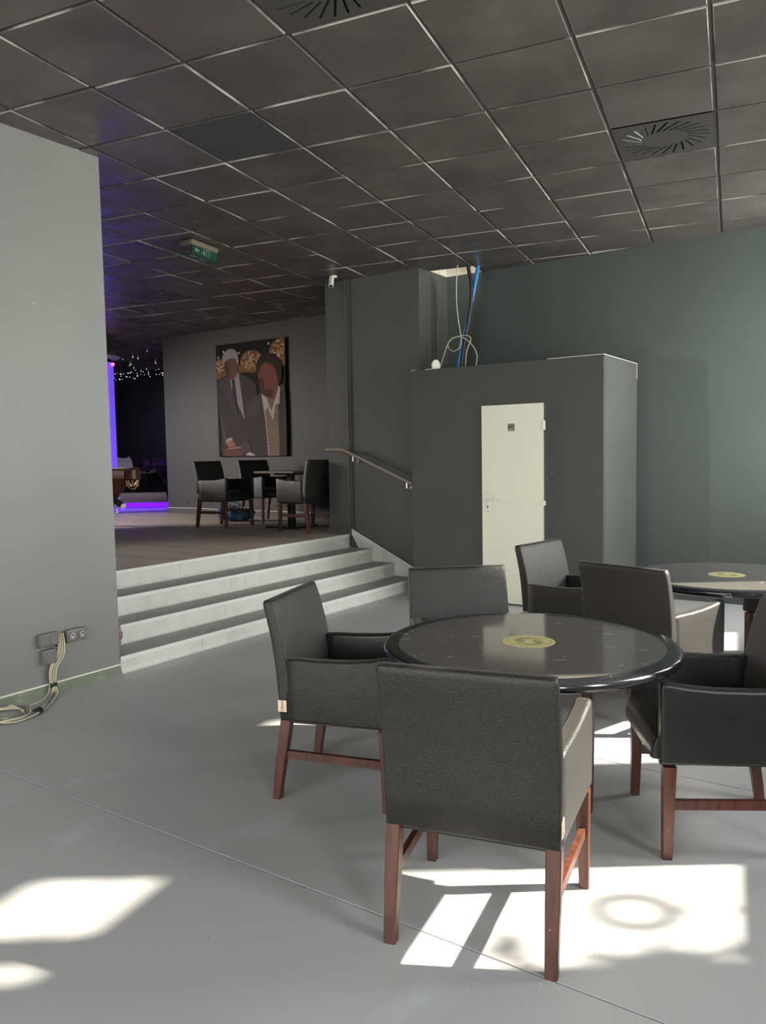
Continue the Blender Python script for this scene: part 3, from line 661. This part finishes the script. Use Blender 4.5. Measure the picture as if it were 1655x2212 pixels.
S(ell(.53, .175, .17, .10), (.25, .10, .03)); S(ell(.96, .12, .18, .12), (.30, .12, .04)); S(ell(.08, .22, .12, .10), (.22, .08, .03))
S([(.0, .22), (.62, .17), (.62, .235), (.0, .285)], (.28, .10, .02))
rb_ = random.Random(5); dots = {c: bmesh.new() for c in ((.75, .52, .35), (.60, .28, .09), (.85, .70, .55))}
def dot(cx, cy, r, c, lay): 
    y1 = -.0352-.00025*lay; prism(dots[c], [((min(max(u, 0), 1)-.5)*W_, (.5-min(max(v, 0), 1))*H_) for u, v in ell(cx, cy, r, r*.82, 8)], y1-.0002, y1, 0, lambda u, v, w_: Vector((u, w_, v)))
for k in range(230):
    g = rb_.choice(((.53, .165, .15, .075), (.94, .115, .14, .09), (.08, .19, .10, .06))); a = rb_.uniform(0, 6.28); q = math.sqrt(rb_.random())
    u, v = g[0]+g[2]*q*math.cos(a), g[1]+g[3]*q*math.sin(a)
    if u > .99 or u < .01: continue
    dot(u, v, rb_.uniform(.007, .013), rb_.choice(list(dots)), 8+k % 9)
for k in range(15): dot(.02+k*.04, .285-.0028*k, .010, (.60, .28, .09), 17)
for u, v in ((.78, .04), (.35, .09), (.12, .065), (.04, .11)): dot(u, v, .014, (.85, .70, .55), 18)
for c, b in dots.items(): PR.append((b, pc(c)))
LAY[0] = 20
# rear man
S(smooth_poly([(.02, .33), (.17, .27), (.33, .27), (.52, .33), (.60, .45), (.58, .98), (.08, .98), (.06, .80), (.02, .55)], 3), (.055, .044, .044))
S([(.02, .34), (.16, .29), (.26, .45), (.36, .70), (.26, .60), (.12, .42)], (.085, .070, .068))
S([(.19, .28), (.34, .26), (.41, .68), (.30, .52), (.23, .40)], (.42, .36, .37)); S([(.235, .31), (.275, .31), (.33, .66), (.30, .62), (.24, .42)], (.012, .022, .045))
S(smooth_poly([(.12, .17), (.20, .12), (.31, .13), (.33, .22), (.28, .31), (.22, .32), (.16, .28)], 3), (.20, .085, .065)); S(smooth_poly([(.12, .19), (.155, .15), (.21, .22), (.20, .30), (.155, .27)], 3), (.09, .035, .03))
S(smooth_poly([(.10, .14), (.13, .075), (.22, .045), (.31, .07), (.345, .14), (.33, .20), (.30, .14), (.22, .13), (.14, .155), (.125, .20)], 3), (.46, .41, .43))
S(smooth_poly([(.06, .60), (.12, .78), (.16, .86), (.10, .90), (.06, .75)], 2), (.10, .075, .07))
S(smooth_poly([(.12, .85), (.20, .83), (.215, .855), (.14, .89)], 2), (.55, .47, .47)); S(smooth_poly([(.135, .875), (.21, .855), (.26, .89), (.24, .95), (.20, .97), (.16, .93)], 2), (.45, .19, .12))
S(smooth_poly([(.07, .99), (.09, .94), (.16, .915), (.36, .91), (.36, .99)], 2), (.20, .065, .05)); S([(.14, .925), (.35, .912), (.35, .922), (.14, .935)], (.50, .27, .22))
# front man
S(smooth_poly([(.44, .53), (.62, .46), (.72, .40), (.93, .40), (.995, .46), (.995, 1), (.42, 1), (.38, .86), (.42, .66)], 3), (.060, .044, .048))
S([(.44, .54), (.60, .47), (.66, .52), (.58, .66), (.46, .64)], (.085, .066, .075))
S([(.66, .47), (.89, .42), (.90, .96), (.89, 1), (.74, 1), (.72, .78)], (.28, .18, .13))
tx = bmesh.new(); yl = -.0352-.00025*45
for r_ in range(26):
    for q_ in range(6):
        u0 = .72+q_*.028+(r_ % 2)*.012; v0 = .60+r_*.0155
        if u0 < .69+.02*(v0-.5)*2 or u0 > .875: continue
        prism(tx, [((u-.5)*W_, (.5-v)*H_) for u, v in ((u0, v0), (u0+.012, v0-.006), (u0+.018, v0+.002), (u0+.006, v0+.008))], yl-.0002, yl, 0, lambda u, v, w_: Vector((u, w_, v)))
PR.append((tx, pc((.42, .30, .22)))); LAY[0] = 46
S([(.66, .46), (.74, .50), (.80, .62), (.86, .50), (.90, .40), (.93, .42), (.91, .56), (.86, .56), (.82, .70), (.75, .58), (.70, .62)], (.62, .54, .54)); S([(.70, .60), (.715, .60), (.76, 1), (.745, 1)], (.55, .46, .44))
S(smooth_poly([(.63, .26), (.70, .19), (.84, .20), (.90, .30), (.90, .42), (.84, .51), (.76, .50), (.67, .43), (.63, .34)], 3), (.27, .075, .045)); S(smooth_poly([(.63, .33), (.70, .34), (.72, .42), (.82, .44), (.80, .50), (.70, .47), (.64, .40)], 3), (.10, .022, .016))
S(smooth_poly([(.60, .22), (.66, .145), (.78, .12), (.90, .16), (.96, .25), (.94, .37), (.90, .38), (.87, .26), (.76, .20), (.67, .22), (.63, .28)], 3), (.022, .009, .009))
S(smooth_poly([(.37, .88), (.45, .86), (.50, .96), (.44, .99), (.36, .95)], 2), (.10, .075, .085)); S(smooth_poly([(.42, .99), (.46, .965), (.52, .975), (.55, .995)], 2), (.62, .54, .54))
for bm, m_ in PR:
    o = link('print_shape', bm, m_, pic)
    if len(o.data.polygons) > 60: o['kind'] = 'stuff'

# ------------------------------------------------------------------ sockets, cables on the left wall
def block(name, lab, cat, y0, y1, z0, z1, dep, extra):
    t = thing(name, lab, cat, (-4.45, (y0+y1)/2, z0)); hy = (y1-y0)/2
    link('body', bbox((0, -hy, 0), (dep, hy, z1-z0), .007, 2), m_sock, t, smooth=True); extra(t, hy, z1-z0, dep); return t
def ex_switch(t, hy, h, d):
    for s in (-1, 1): link('cover', bbox((d, s*hy*.5-hy*.44, .008), (d+.004, s*hy*.5+hy*.44, h-.008), .002, 1), m_sock, t)
def ex_sock(t, hy, h, d):
    for s in (-1, 1):
        bm = bmesh.new(); tube(bm, [(d, s*hy*.5, h/2), (d+.002, s*hy*.5, h/2)], .021, 20); w_ = link('well', bm, m_sockin, t)
        bm = bmesh.new(); n = 20
        loft(bm, [[Vector((xx, s*hy*.5+r*math.cos(6.2832*k/n), h/2+r*math.sin(6.2832*k/n))) for k in range(n)] for xx, r in ((d, .027), (d+.006, .0265), (d+.006, .021), (d, .0205))], cap=False); link('collar', bm, m_sock, t)
        bm = bmesh.new(); tube(bm, [(d, s*hy*.5, h/2+.006), (d+.014, s*hy*.5, h/2+.006)], .0035, 8); tube(bm, [(d+.002, s*hy*.5-.010, h/2-.004), (d+.003, s*hy*.5-.010, h/2-.004)], .003, 8); tube(bm, [(d+.002, s*hy*.5+.010, h/2-.004), (d+.003, s*hy*.5+.010, h/2-.004)], .003, 8); link('pin', bm, m_blk, w_)
def ex_one(t, hy, h, d): link('cover', bbox((d, -hy*.8, .010), (d+.006, hy*.8, h-.010), .003, 1), m_sock, t)
block('double_switch', 'grey painted double outlet box left of the cable bundle', 'outlet', 2.735, 2.866, .312, .392, .042, ex_switch)
block('double_socket', 'grey double power socket with beige wells right of the cable bundle', 'socket', 2.925, 3.062, .305, .385, .042, ex_sock)
block('single_socket', 'single grey outlet box below the double outlet', 'outlet', 2.755, 2.842, .200, .290, .045, ex_one)
rc = random.Random(11)
for k in range(8):
    dx, dy = rc.uniform(0, .016), (k-3.5)*.0055
    pts = [(-4.440+dx, 2.885+dy, .372), (-4.425+dx, 2.885+dy, .30), (-4.425+dx, 2.865+dy*1.5, .235), (-4.425+dx, 2.822+dy*1.2, .17), (-4.425+dx, 2.812+dy, .10), (-4.42+dx, 2.815+dy*.5, .055), (-4.385+dx, 2.795+dy, .016+.004*(k % 3)), (-4.30, 2.72+dy, .008+.004*(k % 3)), (-4.20+dy, 2.61, .008+.005*(k % 2)), (-4.14+dy, 2.50, .010+.004*(k % 3)), (-4.13+dy, 2.38, .009)]
    a0 = rc.uniform(-.2, .2); cx, cy, rr_ = -4.275, 2.40, .125+dy
    for q in range(1, 20+k % 3*3): 
        a = a0-.15-q*.52; pts.append((cx+rr_*math.cos(a)*1.05, cy+rr_*math.sin(a)*1.0-.0*q, .008+.0035*((q+k) % 5)+.004*(k % 3)))
    bm = bmesh.new(); tube(bm, pts, .0042, 6, smoothn=3)
    o = link('cable', bm, m_cabd if k in (2, 5) else m_cab, None, smooth='all'); tag(o, 'thin cable in the bundle hanging from the outlets and coiled on the floor', 'cable', 'bundled cables at the left wall')
bm = bmesh.new(); tube(bm, [(-4.418, 2.795, .062), (-4.418, 2.835, .062)], .017, 10); tag(link('cable_tie', bm, m_blk), 'black tape binding the hanging cable bundle at the baseboard', 'cable tie')
bm = bmesh.new(); tube(bm, [(-4.165, 2.56, .014), (-4.15, 2.53, .014)], .025, 10)
for v in bm.verts: v.co.z = max(v.co.z, .001)
tag(link('cable_tie', bm, m_blk), 'black tape around the cables lying on the floor', 'cable tie')
bm = bmesh.new(); tube(bm, [(-4.443, 2.80, .35), (-4.425, 2.83, .30), (-4.42, 2.86, .29), (-4.43, 2.885, .315)], .005, 6, smoothn=4); tag(link('cable', bm, m_cabd), 'short grey cable looping under the double outlet', 'cable')
bm = bmesh.new(); tube(bm, [(-4.43, 2.80, .085), (-4.40, 2.77, .03), (-4.36, 2.70, .006), (-4.33, 2.60, .006)], .003, 6, smoothn=4); tag(link('cable', bm, m_cab), 'loose single cream cable beside the bundle', 'cable')
bm = bmesh.new(); box(bm, (0, -.02, -.02), (.004, .02, .02)); tube(bm, [(.004, 0, 0), (.012, 0, 0)], .012, 12)
for v in bm.verts: v.co = Vector((v.co.y, -v.co.x, v.co.z))
tag(link('wall_socket', bm, m_cub, None, (-9.82, 8.79, .74)), 'dark wall socket low on the picture wall', 'socket')

# ------------------------------------------------------------------ cables above the cubicle
def cable(name, pts, r, m, lab, n=8, sn=6):
    bm = bmesh.new(); tube(bm, pts, r, n, smoothn=sn); tag(link(name, bm, m, None, smooth='all'), lab, 'cable')
cable('cable', [(-4.0, 7.42, 3.55), (-4.022, 7.4, 3.385), (-4.036, 7.4, 3.101), (-4.017, 7.4, 2.859), (-3.981, 7.39, 2.673), (-3.993, 7.38, 2.568), (-4.071, 7.38, 2.532), (-4.137, 7.39, 2.591), (-4.103, 7.40, 2.665), (-3.98, 7.41, 2.690), (-3.899, 7.41, 2.675), (-3.877, 7.41, 2.63), (-3.922, 7.40, 2.514), (-3.93, 7.38, 2.30)], .0055, m_cab, 'cream cable hanging in loops from the ceiling hole')
cable('cable', [(-4.20, 7.28, 2.29), (-4.133, 7.3, 2.499), (-4.058, 7.3, 2.636), (-3.927, 7.3, 2.657), (-3.804, 7.3, 2.565), (-3.747, 7.3, 2.443), (-3.77, 7.28, 2.29)], .005, m_cab, 'cream cable arching over the cubicle roof')
cable('conduit', [(-3.95, 7.52, 3.60), (-3.943, 7.5, 3.401), (-3.912, 7.5, 3.244), (-3.914, 7.5, 3.053), (-3.955, 7.5, 2.817), (-4.002, 7.5, 2.628), (-4.05, 7.49, 2.288)], .020, m_blackp, 'black conduit from the ceiling hole to the cubicle roof', 10)
cable('pipe', [(-3.86, 7.60, 3.60), (-3.877, 7.58, 3.379), (-3.911, 7.57, 3.206), (-3.98, 7.57, 2.924), (-4.05, 7.565, 2.688), (-4.13, 7.56, 2.288)], .021, m_blue, 'blue pipe running down behind the black conduit', 12)
cable('wire', [(-3.32, 7.18, 2.289), (-3.245, 7.2, 2.372), (-3.196, 7.2, 2.378), (-3.14, 7.19, 2.289)], .002, m_sock, 'thin grey wire bowing up over the cubicle roof')
bm = bmesh.new(); n = 24
loft(bm, [[Vector((xx, r*math.cos(6.2832*k/n), .062+r*math.sin(6.2832*k/n)*1.25)) for k in range(n)] for xx, r in ((0, .030), (.004, .046), (.020, .048), (.026, .040))])
tag(link('smoke_detector', bm, m_hw, None, (-4.05, 6.965, 2.283), -.55, smooth=30), 'white disc shaped device standing on the cubicle roof edge', 'detector')

# ------------------------------------------------------------------ purple lit column, pool tables, grey chairs
colm = thing('lit_column', 'round column glowing blue violet under a pale cap, past the left wall', 'column', (-11.29, 8.28, PZ))
bm = bmesh.new(); lathe(bm, [(.25, 0), (.25, 2.50)], 32); link('shaft', bm, m_ledc, colm, smooth=30)
bm = bmesh.new(); lathe(bm, [(.22, 2.50), (.22, 2.56)], 32); link('neck', bm, m_black, colm)
bm = bmesh.new(); lathe(bm, [(.20, 2.56), (.34, 2.565), (.37, 2.60), (.30, 2.64), (.20, 2.65)], 32); link('cap', bm, m_gch, colm, smooth=30)
bm = bmesh.new(); lathe(bm, [(.12, 2.65), (.12, 3.418-PZ)], 20); link('upper_shaft', bm, m_deep, colm)
bm = bmesh.new(); bmesh.ops.create_icosphere(bm, subdivisions=2, radius=.03, matrix=Matrix.Translation((.24, .12, 2.47))); link('lamp', bm, m_pink, colm)
def pool_table(x, y, z, ang, lab, mw, ml, wbody=2.5, dep=1.4):
    # origin: right near corner of the rail at floor level; local -x along the near side, +y away
    t = thing('pool_table', lab, 'pool table', (x, y, z), ang, 'pool tables'); H = .785
    bm = bbox((-wbody, 0, H-.13), (-.06, dep, H), .015, 3); link('rail', bm, mw, t, smooth=True)
    link('cloth', bbox((-wbody+.14, .14, H-.005), (-.14, dep-.14, H+.003)), m_felt, t)
    bm = bmesh.new(); rings = []
    for zz, o in ((.26, .30), (.42, .22), (.66, .06)): rings.append([Vector((u-wbody/2, v+dep/2, zz)) for u, v in rrect(wbody/2-o, dep/2-o, .04, 2)])
    loft(bm, rings); link('body', bm, mw, t)
    bm = bmesh.new()
    for k in range(24):
        xx = -.34-k*.085; loft(bm, [[Vector((xx-o*.2, o-.006, zz)), Vector((xx+.012-o*.2, o-.006, zz)), Vector((xx+.012-o*.2, o+.01, zz)), Vector((xx-o*.2, o+.01, zz))] for zz, o in ((.45, .20), (.65, .065))])
    link('flutes', bm, m_brass if mw is m_pool else ml, t)
    for cx_, cy_ in ((-.04, .04), (-wbody, .04), (-.04, dep-.04), (-wbody, dep-.04)):
        bm = bmesh.new(); lathe(bm, [(.085, H-.135), (.10, H-.12), (.10, H-.015), (.085, H+.002)], 20, cx=cx_, cy=cy_); p = link('corner_casting', bm, mw, t, smooth=30)
        bm = bmesh.new(); d2 = Vector((1 if cx_ > -1 else -1, -1 if cy_ < .5 else 1, 0)).normalized(); q = Vector((cx_, cy_, H-.066))+d2*.098; tube(bm, [q, q+d2*.006], .042, 16); link('disc', bm, m_brass, p)
        bm = bmesh.new(); c0 = Vector((cx_, cy_, H-.14))
        for k in range(8):
            a = k*.785; tube(bm, [c0+Vector((.07*math.cos(a), .07*math.sin(a), 0)), c0+Vector((.065*math.cos(a), .065*math.sin(a), -.06)), c0+Vector((.02*math.cos(a), .02*math.sin(a), -.11))], .008, 6)
        lathe(bm, [(.03, H-.235), (.035, H-.25), (.02, H-.265)], 12, cx=cx_, cy=cy_); link('pocket_net', bm, m_brass if mw is m_pool else ml, t)
    for lx, ly in ((-.36, .22), (-wbody+.36, .22), (-.36, dep-.22), (-wbody+.36, dep-.22)):
        bm = bmesh.new(); lathe(bm, [(.045, 0), (.05, .02), (.035, .04), (.055, .09), (.06, .13), (.045, .18), (.04, .24), (.07, .30), (.115, .38), (.12, .44), (.09, .50), (.07, .56)], 20, cx=lx, cy=ly); link('leg', bm, ml, t, smooth=45)
    return t
m_pviolet = mat('purple_lit_pool_wood', (.07, .018, .10), .35); m_pvd = mat('violet_lit_leg', (.030, .015, .045), .3)  # purple light falling on the second table is put into its wood colours
rdir = math.atan2(.78, .62)
pool_table(-7.89, 6.26, PZ, rdir, 'mahogany pool table corner with brass pocket beside the left wall edge', m_pool, m_poold)
# second table: left near corner visible
t2 = pool_table(-10.33, 11.58, .655, math.atan2(.62, .78), 'violet-lit pool table farther back, cut off by the picture wall', m_pviolet, m_pvd)
def shell_chair(x, y, a, lab):
    t = thing('shell_chair', lab, 'chair', (x, y, .655), a, 'grey shell chairs at the far wall')
    bm = bmesh.new(); rings = []
    for (y_, z_, hw) in ((.22, .44, .20), (.10, .45, .23), (-.10, .45, .23), (-.20, .50, .22), (-.25, .60, .21), (-.28, .72, .19), (-.29, .80, .14)):
        rings.append([Vector((-hw, y_, z_+.05)), Vector((-hw*.5, y_, z_)), Vector((hw*.5, y_, z_)), Vector((hw, y_, z_+.05)), Vector((hw*.5, y_+.006, z_+.016)), Vector((-hw*.5, y_+.006, z_+.016))])
    loft(bm, rings); link('shell', bm, m_gch, t, smooth=50)
    for sx in (-1, 1):
        for sy in (-1, 1):
            bm = bmesh.new(); tube(bm, [(sx*.13, sy*.12, .455), (sx*.21, sy*.21, 0)], .010, 6); link('leg', bm, m_blk, t)
    return t
shell_chair(-15.6, 12.05, -2.2, 'leftmost grey shell chair near the far wall')
shell_chair(-14.95, 12.25, 2.0, 'grey shell chair right of the leftmost one, turned left')
shell_chair(-14.1, 12.2, -2.6, 'grey shell chair behind the violet-lit pool table')
ft = thing('far_table', 'dark bar table standing among the grey shell chairs', 'table', (-15.2, 12.74, .655))
link('tabletop', bbox((-.5, -.25, .70), (.5, .25, .73)), m_blk, ft)
for sx in (-1, 1):
    for sy in (-1, 1): link('leg', bbox((sx*.45-.015, sy*.2-.015, 0), (sx*.45+.015, sy*.2+.015, .70)), m_blk, ft)
#rp = thing('red_picture', 'narrow red picture on the far wall beside the glowing column', 'picture', (-17.05, 13.0, 2.0))
#link('panel', bbox((-.35, -.03, -.6), (.22, 0, .75)), mat('red_canvas', (.30, .03, .03), .6), rp)
